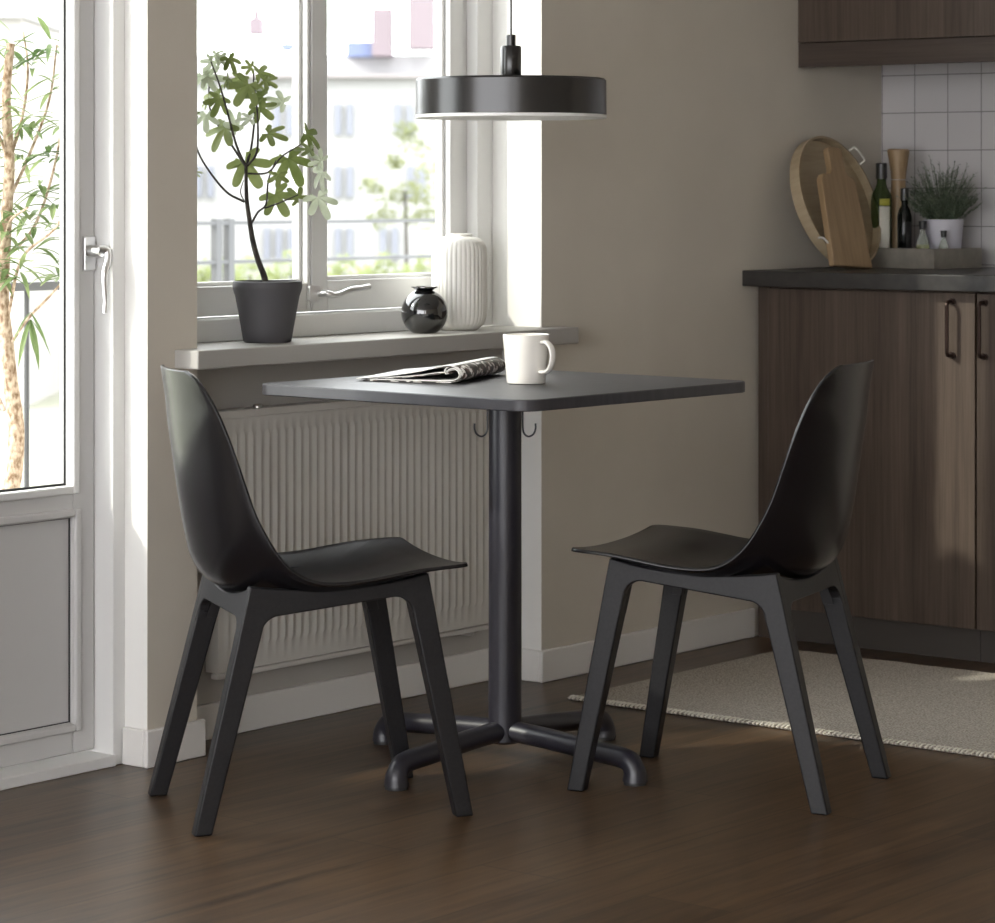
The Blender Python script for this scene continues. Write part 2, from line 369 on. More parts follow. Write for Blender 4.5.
# leaf
LX0, LX1 = DX0 + .036, DXi - .003
GX0, GX1 = LX0 + .10, -.567
GZ0, GZ1 = .553, 2.16
PX0, PX1 = LX0 + .09, -.566
PZ0, PZ1 = .088, .492
bm = boxes((GX1, LX1, DL, .678, .027, 2.255), (LX0, GX0, DL, .678, .027, 2.255), (GX0, GX1, DL, .678, GZ1, 2.255), (GX0, GX1, DL, .678, .027, PZ0), (GX0, GX1, DL, .678, PZ1, GZ0))
leaf = bevel(link('door_leaf', bm, M['doorpanel'], door), .003, 2)
bm = boxes((PX0 - .02, PX1 + .005, DL + .012, .675, PZ0 - .01, PZ1 + .01))
link('panel', bm, M['doorpanel'], leaf)
# moulding round the panel and bead round the pane
def ring(x0, x1, z0, z1, w, y0, y1): return boxes((x0, x0 + w, y0, y1, z0, z1), (x1 - w, x1, y0, y1, z0, z1), (x0 + w, x1 - w, y0, y1, z0, z0 + w), (x0 + w, x1 - w, y0, y1, z1 - w, z1))
bevel(link('panel_moulding', ring(PX0 - .022, PX1 + .017, PZ0 - .018, PZ1 + .018, .016, DL - .007, DL + .014), M['doorpanel'], leaf), .004, 3)
bevel(link('glazing_bead', ring(GX0 - .018, GX1 + .014, GZ0 - .014, GZ1 + .016, .0165, DL - .006, DL + .019), M['white'], leaf), .004, 3)
link('seal', ring(GX0 + .001, GX1 - .0022, GZ0 + .002, GZ1 - .002, .005, DL + .0185, DL + .0205), M['seal'], leaf)
link('pane', boxes((GX0, GX1, DL + .0206, DL + .0265, GZ0, GZ1)), M['glass'], leaf)
# thin black ring standing in for the shade in the gap round the panel
link('panel_gap_shade', ring(PX0 - .006, PX1 + .001, PZ0 - .002, PZ1 + .002, .0035, DL + .008, DL + .0125), M['seal'], leaf)
# handle
hx, hz = -.528, 1.018
bm = bmesh.new(); prism(bm, rsquare(.0145, .034, .003), 0, .008)
for v in bm.verts: v.co = Vector((v.co.x + hx, DL - v.co.z, v.co.y + hz - .005))
hp = bevel(link('handle_plate', bm, M['steel'], leaf), .0015)
bm = bmesh.new()
tube(bm, [(hx, DL - .006, hz), (hx, DL - .040, hz)], [.013, .011], 16)
p = smoothpath([(hx - .006, DL - .036, hz + .004), (hx + .011, DL - .043, hz + .001), (hx + .010, DL - .046, hz - .020), (hx + .001, DL - .046, hz - .045), (hx + .002, DL - .046, hz - .07), (hx + .004, DL - .046, hz - .098), (hx + .002, DL - .046, hz - .122)], 6)
tube(bm, p, [.0085 - .003 * i / len(p) for i in range(len(p))], 12)
bevel(link('door_handle', bm, M['steel'], leaf), .001)

# ------------------------------------------------------------------ radiator
rad = empty('radiator', (0, 0, 0)); tag(rad, 'low ribbed off-white panel radiator under the window sill', 'radiator')
RX0, RX1, RZ0, RZ1 = -.205, .725, .142, .682
pitch = .0245; yf = .592
bm = bmesh.new()
xs = []; x = RX0 + .018
n = int((RX1 - RX0 - .04) / pitch)
cols_ = [(RX0, 0), (RX0 + .012, 0)]
for i in range(n):
    xx = RX0 + .018 + i * pitch
    cols_ += [(xx, 0), (xx + .0055, -.0045), (xx + .0090, -.0045), (xx + .0145, 0)]
cols_ += [(RX1, 0)]
zs = [(RZ0, 0), (.186, 0), (.197, 1), (.626, 1), (.638, 0), (RZ1 - .016, 0)]
grid = [[bm.verts.new((x, yf - d * g * -1 if False else yf + d * g, z)) for (x, d) in cols_] for (z, g) in zs]
for a in range(len(zs) - 1):
    for c in range(len(cols_) - 1): bm.faces.new((grid[a][c], grid[a][c + 1], grid[a + 1][c + 1], grid[a + 1][c]))
box(bm, RX0, RX1, yf + .0005, .605, RZ0, RZ1 - .016)
link('front_panel', bm, M['radiator'], rad, smooth=30)
bevel(link('top_grille', boxes((RX0 - .002, RX1 + .002, yf - .002, .630, RZ1 - .0165, RZ1)), M['radiator'], rad), .002)
bevel(link('bottom_rail', boxes((RX0, RX1, yf + .002, .616, RZ0 - .014, RZ0 - .002)), M['radiator'], rad), .003)
bevel(link('rear_panel', boxes((RX0 + .004, RX1 - .004, .612, .626, RZ0 + .004, RZ1 - .018)), M['radiator'], rad), .003)
for x_ in (RX0 - .001, RX1 - .001): link('side_cover', boxes((x_, x_ + .002, yf + .001, .628, RZ0, RZ1 - .004)), M['radiator'], rad)
bm = bmesh.new(); tube(bm, [(-.077, yf + .012, RZ1 - .004), (-.077, yf + .012, RZ1 + .004)], .008, 12); tube(bm, [(-.088, yf + .012, RZ1 + .004), (-.066, yf + .012, RZ1 + .004)], .0035, 8)
link('vent_plug', bm, M['steel'], rad, smooth=True)
bm = bmesh.new(); tube(bm, [(.64, .609, RZ0 + .004), (.64, .609, RZ0 - .022)], .006, 10); tube(bm, [(.64, .609, RZ0 - .020), (.64, .642, RZ0 - .020)], .006, 10)
link('supply_pipe', bm, M['radiator'], rad, smooth=True)
for x_ in (-.1, .6): link('wall_bracket', boxes((x_, x_ + .02, .624, .641, .2, .62)), M['radiator'], rad)

# ------------------------------------------------------------------ kitchen
XD = 1.657          # door fronts
def cup_handle(parent, y, z0, z1, x):
    bm = bmesh.new()
    out = .028
    p = smoothpath([(x, y, z1), (x - out * .75, y, z1), (x - out, y, z1 - .007), (x - out, y, z1 - .02)], 4) + smoothpath([(x - out, y, z0 + .02), (x - out, y, z0 + .007), (x - out * .75, y, z0), (x, y, z0)], 4)
    tube(bm, p, .0048, 10)
    for z in (z0, z1): tube(bm, [(x + .0005, y, z), (x - .006, y, z)], .0085, 14)
    return link('handle', bm, M['handle'], parent, smooth=True)
def base_cab(y1, y0, label, hy, group):
    t = empty('base_cabinet', (1.66, (y0 + y1) / 2, 0)); tag(t, label, 'kitchen cabinet', group)
    ox, oy = -1.66, -(y0 + y1) / 2
    def mk(name, bs, m, p=t):
        bm = boxes(*[(a + ox, b_ + ox, c + oy, d + oy, e, f) for a, b_, c, d, e, f in bs])
        return link(name, bm, m, p)
    mk('body', [(XD + .021, XR - .012, y0, y1, .085, .894)], M['cabwood'])
    mk('plinth', [(XD + .024, XD + .04, y0, y1, 0, .083)], M['plinth'])
    d = mk('door', [(XD, XD + .019, y0 + .0016, y1 - .0016, .080, .889)], M['cabwood']); bevel(d, .0012, 1)
    h = cup_handle(d, hy + oy, .738, .868, XD + ox)
    return t
base_cab(.474, -.124, 'brown oak base cabinet next to the window wall, handle on its right edge', -.062, None)
base_cab(-.126, -.724, 'brown oak base cabinet cut by the right picture edge, handle on its left edge', -.150, None)
fp = link('filler_strip', boxes((XD + .016, XD + .034, .476, YW - .0125, 0, .894)), M['cabwood']); tag(fp, 'narrow dark wood filler strip between cream wall and base cabinet', 'filler panel')
wt = bevel(link('worktop', boxes((1.616, XR - .0085, -.74, YW - .001, .8945, .934)), M['counter']), .002, 2)
tag(wt, 'dark charcoal kitchen worktop on the brown base cabinets', 'worktop')
uc = empty('wall_cabinet', (1.88, .19, 1.457)); tag(uc, 'dark brown wooden wall cabinet above the white tiles', 'kitchen cabinet')
def mk(name, bs, m, p): return link(name, boxes(*[(a - 1.88, b_ - 1.88, c - .19, d - .19, e - 1.457, f - 1.457) for a, b_, c, d, e, f in bs]), m, p)
mk('body', [(1.893, XR - .0085, -.14, YW - .001, 1.519, 2.25)], M['cabwood'], uc)
bevel(mk('door', [(1.872, 1.891, -.139, YW - .003, 1.521, 2.24)], M['cabwood'], uc), .001, 1)
bevel(mk('light_rail', [(1.877, 1.897, -.14, YW - .001, 1.457, 1.5195)], M['cabwood_h'], uc), .001, 1)

# things on the worktop
CT = .9345
def rotx(bm, a, piv=(0, 0, 0)): bmesh.ops.rotate(bm, verts=bm.verts, cent=piv, matrix=Matrix.Rotation(a, 3, 'X'))
# round tray leaning on the window wall
rt = empty('round_tray', (1.910, .385, CT)); tag(rt, 'round pale wood tray with white loop handles leaning on the wall', 'tray')
RTr = .177; lean = R(19)
def disc(prof, seg=64):
    bm = bmesh.new(); lathe(bm, prof, seg); bmesh.ops.rotate(bm, verts=bm.verts, cent=(0, 0, 0), matrix=Matrix.Rotation(PI / 2, 3, 'X'))  # axis -y is +z
    bmesh.ops.translate(bm, verts=bm.verts, vec=(0, 0, RTr)); return bm
TM = Matrix.Rotation(-lean, 4, 'X')
o = link('tray_base', disc([(0, .001), (RTr - .004, .001), (RTr - .004, .007), (0, .007)]), M['paleWood'], rt, smooth=True); o.matrix_local = TM
o = link('rim', disc([(RTr - .006, 0), (RTr, 0), (RTr, .030), (RTr - .006, .030), (RTr - .006, 0)]), M['paleWood'], rt, smooth=True); o.matrix_local = TM
for s in (1, -1):
    bm = bmesh.new()
    a0 = R(42) if s > 0 else R(222)
    pts = []
    for k, rr, dd in ((-.14, 1.0, .024), (-.14, 1.03, .034), (-.11, 1.06, .044), (.11, 1.06, .044), (.14, 1.03, .034), (.14, 1.0, .024)):
        pts.append((RTr * rr * math.cos(a0 + k), -dd, RTr + RTr * rr * math.sin(a0 + k)))
    tube(bm, smoothpath(pts, 5), .0026, 8)
    o = link('loop_handle', bm, M['rope'], rt, smooth=True); o.matrix_local = TM
# cutting board leaning in front of the tray
cbo = empty('cutting_board', (1.842, .345, CT + .003)); tag(cbo, 'tall oak cutting board with a handle leaning against round tray', 'cutting board')
poly = [(-.085, 0), (.075, 0), (.066, .225), (.058, .240), (.036, .246), (.030, .256), (.028, .310), (.020, .318), (-.022, .318), (-.030, .310), (-.030, .256), (-.036, .246), (-.068, .242), (-.078, .228)]
bm = bmesh.new(); prism(bm, poly, 0, .018)
for v in bm.verts: v.co = Vector((v.co.x, -v.co.z, v.co.y))
o = bevel(link('board', bm, M['oak'], cbo), .003, 3); o.rotation_euler = (-R(15), R(4), R(-6))
# stone tray
ts = empty('stone_tray', (2.129, .330, CT), R(-8)); tag(ts, 'low grey-brown rectangular tray holding bottles and a herb pot', 'tray')
bm = bmesh.new()
hx_, hy_, tw = .100, .150, .010
box(bm, -hx_, hx_, -hy_, hy_, 0, .010)
for b_ in ((-hx_, -hx_ + tw, -hy_, hy_, .010, .052), (hx_ - tw, hx_, -hy_, hy_, .010, .052), (-hx_ + tw, hx_ - tw, -hy_, -hy_ + tw, .010, .052), (-hx_ + tw, hx_ - tw, hy_ - tw, hy_, .010, .052)): box(bm, *b_)
link('tray_body', bm, M['concrete'], ts)
TZ = CT + .0105
def bottle(name, loc, prof, m, label, cat, cap=None, lab=None, liq=None):
    t = empty(name, loc); tag(t, label, cat)
    bm = bmesh.new(); lathe(bm, prof, 32); link('glass_body', bm, m, t, smooth=True)
    if cap: bm = bmesh.new(); lathe(bm, cap, 24); link('cap', bm, M['cap'], t, smooth=True)
    if lab:
        for (r, z0, z1, a0, a1, mm, nm) in lab:
            bm = bmesh.new(); n = 14
            A = [bm.verts.new((r * math.cos(a0 + (a1 - a0) * i / n), r * math.sin(a0 + (a1 - a0) * i / n), z0)) for i in range(n + 1)]
            B = [bm.verts.new((v.co.x, v.co.y, z1)) for v in A]
            for i in range(n): bm.faces.new((A[i], A[i + 1], B[i + 1], B[i]))
            o = link(nm, bm, mm, t, smooth=True); sd = o.modifiers.new('s', 'SOLIDIFY'); sd.thickness = .0006
    if liq: bm = bmesh.new(); lathe(bm, liq, 24); link('oil', bm, M['oil'], t, smooth=True)
    return t
bottle('oil_bottle', (2.092, .402, TZ), [(0, 0), (.026, 0), (.028, .004), (.028, .165), (.026, .18), (.016, .198), (.0125, .21), (.0125, .236), (0, .236)], M['greenglass'],
       'olive green oil bottle with cream label and black cap', 'bottle', cap=[(.0125, .222), (.0150, .222), (.0150, .262), (.0135, .264), (0, .264)],
       lab=[(.0284, .012, .15, R(200), R(262), M['label'], 'label'), (.0284, .152, .17, R(200), R(262), M['yellowlabel'], 'neck_label')])
pm = empty('pepper_mill', (2.158, .390, TZ)); tag(pm, 'tall waisted wooden pepper mill behind the bottles', 'pepper mill')
bm = bmesh.new(); lathe(bm, [(0, 0), (.028, 0), (.029, .01), (.027, .07), (.022, .14), (.0195, .205), (.0195, .219), (0, .219)], 40); link('mill_body', bm, M['oak'], pm, smooth=True)
bm = bmesh.new(); lathe(bm, [(0, .221), (.0195, .221), (.021, .24), (.029, .292), (.029, .298), (.026, .301), (0, .301)], 40); link('mill_head', bm, M['oak'], pm, smooth=True)
bottle('small_bottle', (2.099, .336, TZ), [(0, 0), (.017, 0), (.019, .003), (.019, .125), (.014, .143), (.0085, .152), (.0085, .175), (0, .175)], M['darkglass'],
       'small near-black vinegar bottle in front of the pepper mill', 'bottle', cap=[(.0085, .165), (.011, .165), (.011, .197), (0, .198)],
       lab=[(.0193, .02, .11, R(225), R(285), M['cap'], 'label')])
def cruet(loc, s, label):
    return bottle('glass_cruet', loc, [(0, 0), (.016 * s, 0), (.018 * s, .004), (.018 * s, .055 * s), (.012 * s, .072 * s), (.007 * s, .082 * s), (.007 * s, .095 * s), (0, .095 * s)], M['clearglass'], label, 'cruet',
                  cap=[(.0073 * s, .09 * s), (.009 * s, .09 * s), (.011 * s, .112 * s), (0, .113 * s)], liq=[(0, .004), (.015 * s, .004), (.015 * s, .05 * s), (0, .05 * s)])
cruet((2.080, .270, TZ), 1.0, 'larger clear glass cruet with green oil beside small black bottle')
cruet((2.096, .217, TZ), .78, 'smallest clear glass cruet in front of the herb pot')
hp_ = empty('potted_herb', (2.156, .252, TZ)); tag(hp_, 'bushy green thyme plant in pale lilac pot', 'potted plant')
bm = bmesh.new(); lathe(bm, [(0, 0), (.040, 0), (.042, .003), (.052, .110), (.052, .116), (.048, .116), (.047, .10), (0, .10)], 48); link('pot', bm, M['potlilac'], hp_, smooth=True)
bm = bmesh.new(); lathe(bm, [(0, .1005), (.0465, .1005), (.0465, .105), (0, .107)], 32); link('soil', bm, M['soil'], hp_, smooth=True)
bm = bmesh.new(); rnd = random.Random(3)
for i in range(230):
    th = rnd.uniform(0, 2 * PI); sp_ = rnd.random() ** .6; ln = rnd.uniform(.12, .20) * (1 - .38 * sp_)
    d = Vector((math.cos(th) * sp_ * 1.0, math.sin(th) * sp_ * 1.0, 1)).normalized()
    p0 = Vector((math.cos(th) * .03 * sp_, math.sin(th) * .03 * sp_, .105)); side = Vector((-d.y, d.x, 0)); side = side.normalized() if side.length > 0 else Vector((1, 0, 0))
    pts = [p0 + d * (ln * k / 5) + Vector((0, 0, -.02 * sp_ * (k / 5) ** 2)) for k in range(6)]
    tube(bm, pts, .0006, 3, caps=False)
    for k in range(2, 16):
        q = pts[0].lerp(pts[-1], .12 + .88 * k / 15) ; a = rnd.uniform(0, 2 * PI)
        dd = (Vector((math.cos(a), math.sin(a), rnd.uniform(.1, .9)))).normalized(); w = dd.cross(d).normalized() * .0017; l_ = rnd.uniform(.008, .014)
        bm.faces.new([bm.verts.new(v) for v in (q, q + dd * l_ * .5 + w, q + dd * l_, q + dd * l_ * .5 - w)])
link('foliage', bm, M['herb'], hp_, smooth='keep')

# ------------------------------------------------------------------ rug
rg = empty('rug', (1.07, -.8, 0)); tag(rg, 'pale grey-beige woven rug in front of the kitchen cabinets', 'rug')
ox, oy = -1.07, .8
bevel(link('pile', boxes((.64 + ox, 1.512 + ox, -1.95 + oy, .328 + oy, .0008, .0085)), M['rug'], rg), .003, 2)
bm = bmesh.new(); rnd = random.Random(5)
y = -1.94
while y < .325:
    r_ = rnd.uniform(.0018, .0028)
    j = rnd.uniform(-.003, .002)
    pts = [(.652 + ox, y + oy, .0100), (.641 + ox + j, y + oy, .0105), (.633 + ox + j, y + .002 + oy, .006), (.638 + ox, y + .003 + oy, .0042)]
    tube(bm, pts, [.0020, r_, r_, .0020], 5)
    y += rnd.uniform(.0095, .0125)
link('edge_binding', bm, M['rugbind'], rg, smooth=True)['label'] = 'whipped pale yarn edge'

# ------------------------------------------------------------------ table
tb = empty('dining_table', (0, 0, 0)); tag(tb, 'square black pedestal table with rounded corners standing between two chairs', 'table')
TH = .757
bm = bmesh.new(); prism(bm, rsquare(.352, .352, .040, 12), TH - .022, TH)
o = bevel(link('tabletop', bm, M['tabletop'], tb), .0022, 2); o.rotation_euler.z = R(-1.8)
bm = bmesh.new(); prism(bm, rsquare(.12, .12, .01), TH - .029, TH - .0225); link('mounting_plate', bm, M['tablemetal'], tb)
bm = bmesh.new(); lathe(bm, [(0, .041), (.026, .041), (.0325, .046), (.033, .054), (.0325, TH - .0295), (0, TH - .0295)], 48); link('column', bm, M['tablemetal'], tb, smooth=True)
for k in range(4):
    a = R(90 * k - 1); bm = bmesh.new()
    P = smoothpath([(.010, .066), (.10, .062), (.22, .053), (.285, .0485), (.311, .042), (.323, .024), (.3235, .0065)], 5)
    P3 = [(p.x * math.cos(a), p.x * math.sin(a), p.y) for p in P]; n = len(P3)
    tube(bm, P3, [.0205 + (.0045 * max(0, (i / n - .72) / .28)) for i in range(n)], 20)
    o = link('leg', bm, M['tablemetal'], tb, smooth=50)
    bm = bmesh.new(); tube(bm, [(.3235 * math.cos(a), .3235 * math.sin(a), .0002), (.3235 * math.cos(a), .3235 * math.sin(a), .0075)], .022, 20)
    link('glide', bm, M['seal'], o, smooth=True)
for s in (-1, 1):
    bm = bmesh.new(); d = Vector((.64, -.77, 0))
    pts = [d * s * .0350 + UP * (TH - .031), d * s * .0350 + UP * .672, d * s * .0375 + UP * .656, d * s * .046 + UP * .649, d * s * .056 + UP * .6535, d * s * .0605 + UP * .664, d * s * .0605 + UP * .675]
    tube(bm, smoothpath(pts, 5), .0019, 8); link('bag_hook', bm, M['tablemetal'], tb, smooth=True)

# mug
mg_ = empty('mug', (-.006, -.058, TH)); tag(mg_, 'white ceramic mug with a round handle standing on the table', 'mug')
bm = bmesh.new(); lathe(bm, [(0, .0003), (.0345, .0003), (.0375, .002), (.0385, .006), (.0462, .0945), (.0462, .0965), (.0450, .0975), (.0436, .0965), (.036, .008), (.033, .006), (0, .006)], 64)
link('cup', bm, M['ceramic'], mg_, smooth=True)
bm = bmesh.new(); hd = (RT * .70 - FW * .71).normalized()
pts = [hd * .043 + UP * .083, hd * .058 + UP * .083, hd * .070 + UP * .072, hd * .0735 + UP * .055, hd * .068 + UP * .036, hd * .056 + UP * .026, hd * .040 + UP * .025]
PP = smoothpath(pts, 6); tube(bm, PP, .0042, 12)
sd_ = Vector((-hd.y, hd.x, 0))
for v in bm.verts: v.co += sd_ * (v.co.dot(sd_)) * .8
link('handle', bm, M['ceramic'], mg_, smooth=True)

# magazine: folded sheets; profile runs from the fore edge (left) to the rolled spine (right)
mz = empty('magazine', (-.108, .046, TH), 0); tag(mz, 'half rolled open magazine with printed cover lying beside the mug', 'magazine')
ax = (RT * .28 + FW * .96).normalized(); sx = (-RT * .90 + FW * .43).normalized()
def sheet(prof, w0, w1, th, m, name, skew=0):
    """prof: list of (s,z) along spread direction; extruded along ax from w0 to w1"""
    bm = bmesh.new(); P = smoothpath([(s, z, 0) for s, z in prof], 6); nW = 6; rows = []
    for k in range(nW + 1):
        w = w0 + (w1 - w0) * k / nW
        rows.append([bm.verts.new(sx * p.x + ax * (w + skew * p.x) + UP * p.y) for p in P])
    for A, B in zip(rows, rows[1:]):
        for i in range(len(P) - 1): bm.faces.new((A[i], A[i + 1], B[i + 1], B[i]))
    o = link(name, bm, m, mz, smooth=60); s_ = o.modifiers.new('s', 'SOLIDIFY'); s_.thickness = th; s_.offset = 0
    return o
# lower leaf, flat on the table then curling up and over on the near side
sheet([(.200, .0014), (.12, .0018), (.05, .0018), (.02, .0022), (-.004, .0040), (-.019, .0130), (-.018, .0250), (-.005, .0335), (.010, .0330), (.018, .0260), (.014, .0185)], 0, .31, .0016, M['print'], 'cover')
sheet([(.185, .0040), (.12, .0044), (.05, .0046), (.02, .0050), (-.001, .0070), (-.013, .0140), (-.012, .0240), (-.002, .0298), (.008, .0290), (.013, .0240)], .001, .308, .0013, M['paper'], 'page')
sheet([(.215, .0050), (.15, .0115), (.09, .0200), (.055, .0270), (.030, .0330), (.010, .0360), (-.004, .0356)], .0, .309, .0012, M['paper'], 'page')
sheet([(.195, .0066), (.14, .0090), (.09, .0130), (.055, .0180), (.030, .0215), (.020, .0215)], .002, .305, .0012, M['paper'], 'page')
sheet([(.205, .0036), (.15, .0068), (.10, .0105), (.06, .0150), (.035, .0178)], .003, .304, .0010, M['print'], 'page')

# ------------------------------------------------------------------ chairs
# shell stations: centre (y,z), edge (y,z), half width   (front lip -> top of back)
ST = [((.250, .449), (.249, .4605), .193), ((.246, .4485), (.245, .4604), .207), ((.236, .4470), (.236, .4600), .215), ((.216, .4440), (.216, .4592), .2195), ((.190, .4400), (.190, .4578), .221), ((.155, .4300), (.155, .4555), .222), ((.105, .4150), (.105, .4490), .223), ((.055, .4060), (.055, .4420), .223),
      ((.000, .3990), (-.005, .4385), .223), ((-.055, .3990), (-.048, .4440), .221), ((-.105, .4030), (-.082, .4620), .216), ((-.150, .4110), (-.108, .4900), .209),
      ((-.185, .4290), (-.128, .5240), .201), ((-.208, .4620), (-.147, .5650), .193), ((-.221, .5150), (-.162, .6100), .187), ((-.232, .5800), (-.177, .6580), .180),
      ((-.2410, .6450), (-.192, .7030), .172), ((-.2490, .7020), (-.207, .7420), .163), ((-.2530, .7450), (-.219, .7690), .150), ((-.2570, .7790), (-.2310, .7905), .137),
      ((-.2600, .8020), (-.2420, .8060), .119), ((-.2620, .8150), (-.2500, .8150), .097)]
def shell_bm():
    C = smoothpath([(c[0], c[1], 0) for c, e, w in ST], 3); E_ = smoothpath([(e[0], e[1], w) for c, e, w in ST], 3)
    bm = bmesh.new(); NS = 26; rows = []
    for c, e in zip(C, E_):
        row = []
        for i in range(NS + 1):
            s = -1 + 2 * i / NS; s = math.copysign(abs(s) ** .92, s); k = abs(s) ** 2.3
            row.append(bm.verts.new((c.x + (e.x - c.x) * k, e.z * s, c.y + (e.y - c.y) * k)))   # local x forward, y lateral
        rows.append(row)
    for A, B in zip(rows, rows[1:]):
        for i in range(NS): bm.faces.new((A[i], A[i + 1], B[i + 1], B[i]))
    return bm
def make_chair(loc, ang):
    t = empty('dining_chair', loc, ang)
    o = link('seat_shell', shell_bm(), M['chair'], t, smooth=80)
    sd = o.modifiers.new('s', 'SOLIDIFY'); sd.thickness = .0065; sd.offset = 0; sd.use_rim = True
    bv = o.modifiers.new('bv', 'BEVEL'); bv.width = .0015; bv.segments = 2; bv.limit_method = 'ANGLE'; bv.angle_limit = R(50)
    HT = .430
    xo = lambda z: .173 + .020 * (1 - z / HT)
    yr = lambda z: -.152 - .106 * (1 - z / HT)
    yfr = lambda z: .185 + .077 * (1 - z / HT)
    wsd = lambda z: .033 + .011 * z / HT
    wlt = lambda z: .027 + .012 * (max(z, 0) / HT) ** 1.5
    SPL = .335
    def slab(bm, poly, place, inn, wl, nosplit):
        """extrude outline (a,z) placed in space by place(), inwards by inn; soften all edges but those on the split"""
        A = [bm.verts.new(place(a, z)) for a, z in poly]; B = [bm.verts.new(place(a, z) + inn) for a, z in poly]; n = len(poly)
        fs = [bm.faces.new(A), bm.faces.new(list(reversed(B)))]
        for i in range(n): fs.append(bm.faces.new((A[i], B[i], B[(i + 1) % n], A[(i + 1) % n])))
        for e in set(e for f in fs for e in f.edges):
            flat = all(abs(v.co.z - SPL) < 1e-4 for v in e.verts)
            if flat: continue
            if e.calc_face_angle(0) is not None: e[wl] = 1.0
        return fs
    def outline(ol, il, orr, ir, zl, zr, ztop, arc=.036):
        """inverted U above the split; ol/orr outer lines, il/ir inner lines as functions of z, zl/zr underside heights"""
        P = [(ol(SPL), SPL)]
        P += [(ol(ztop(0)), ztop(0))]
        for k in range(1, 12): u = k / 12; P.append((ol(.43) + (orr(.43) - ol(.43)) * u, ztop(u)))
        P += [(orr(ztop(1)), ztop(1)), (orr(SPL), SPL), (ir(SPL), SPL)]
        for k in range(0, 9):
            t_ = PI / 2 * k / 8; z = zr - arc * (1 - math.sin(t_)); P.append((ir(zr - arc) - arc * (1 - math.cos(t_)), max(z, SPL + .0005 * (k + 1))))
        for k in range(0, 9):
            t_ = PI / 2 * (1 - k / 8); z = zl - arc * (1 - math.sin(t_)); P.append((il(zl - arc) + arc * (1 - math.cos(t_)), max(z, SPL + .0005 * (9 - k))))
        P.append((il(SPL), SPL)); return P
    def softened(name, bm):
        o = link(name, bm, M['chairleg'], t)
        md = o.modifiers.new('b', 'BEVEL'); md.width = .0035; md.segments = 3; md.limit_method = 'WEIGHT'
        o.data.shade_smooth(); o.data.set_sharp_from_angle(angle=R(50)); return o
    TS = .021
    bm = bmesh.new(); wl = bm.edges.layers.float.new('bevel_weight_edge')
    for s in (-1, 1):
        slab(bm, outline(yr, lambda z: yr(z) + wsd(z), yfr, lambda z: yfr(z) - wsd(z), .379, .403, lambda u: .4205 + .012 * (2 * u - 1) ** 2 + .011 * u ** 3),
             lambda a, z, s=s: Vector((a, s * xo(z), z)), Vector((0, -s * TS, 0)), wl, 0)
    for fn, sg, zu, zt in ((yr, 1, .374, lambda u: .405 + .027 * (2 * u - 1) ** 2), (yfr, -1, .392, lambda u: .424 + .014 * abs(2 * u - 1) ** 3)):
        slab(bm, outline(lambda z: -xo(z) + .0006, lambda z: -xo(z) + wlt(z), lambda z: xo(z) - .0006, lambda z: xo(z) - wlt(z), zu, zu, zt, .030),
             lambda a, z, fn=fn, sg=sg: Vector((fn(z) + sg * .0003, a, z)), Vector((sg * TS, 0, 0)), wl, 0)
    for fn, sg in ((yr, 1), (yfr, -1)):
        for s in (-1, 1):
            def sec0(z): a0, b0 = fn(z) + sg * .001, xo(z) - .001; return [(a0, s * b0, z), (fn(z) + sg * (wsd(z) - .0005), s * b0, z), (fn(z) + sg * (wsd(z) - .0005), s * (xo(z) - wlt(z) + .0005), z), (a0, s * (xo(z) - wlt(z) + .0005), z)]
            A = [bm.verts.new(v) for v in sec0(SPL)]; B = [bm.verts.new(v) for v in sec0(.398)]
            bm.faces.new(A); bm.faces.new(list(reversed(B)))
            for i_ in range(4): bm.faces.new((A[i_], B[i_], B[(i_ + 1) % 4], A[(i_ + 1) % 4]))
    softened('seat_frame', bm)
    for fn, sg in ((yr, 1), (yfr, -1)):
        for s in (-1, 1):
            bm = bmesh.new(); wl = bm.edges.layers.float.new('bevel_weight_edge')
            def sec(z): a0, b0 = fn(z), xo(z); return [(a0, s * b0, z), (a0 + sg * wsd(z), s * b0, z), (a0 + sg * wsd(z), s * (b0 - wlt(z)), z), (a0, s * (b0 - wlt(z)), z)]
            A = [bm.verts.new(v) for v in sec(SPL)]; B = [bm.verts.new(v) for v in sec(0)]
            bm.faces.new(A); bm.faces.new(list(reversed(B)))
            for i_ in range(4):
                f = bm.faces.new((A[i_], B[i_], B[(i_ + 1) % 4], A[(i_ + 1) % 4]))
            for e in bm.edges:
                if not all(abs(v.co.z - SPL) < 1e-4 for v in e.verts): e[wl] = 1.0
            softened('leg', bm)
    return t
c1 = make_chair((-.537, .0417, 0), R(-31.94)); tag(c1, 'black moulded plastic chair left of the table, back towards the balcony door', 'chair', 'chairs at the pedestal table')
c2 = c1.copy(); col.objects.link(c2); c2.location = (.115, -.4655, 0); c2.rotation_euler = (0, 0, R(103.6))
c2['label'] = 'black moulded plastic chair right of the table, back towards the kitchen cabinets'
for ch in list(c1.children):
    q = ch.copy(); col.objects.link(q); q.parent = c2

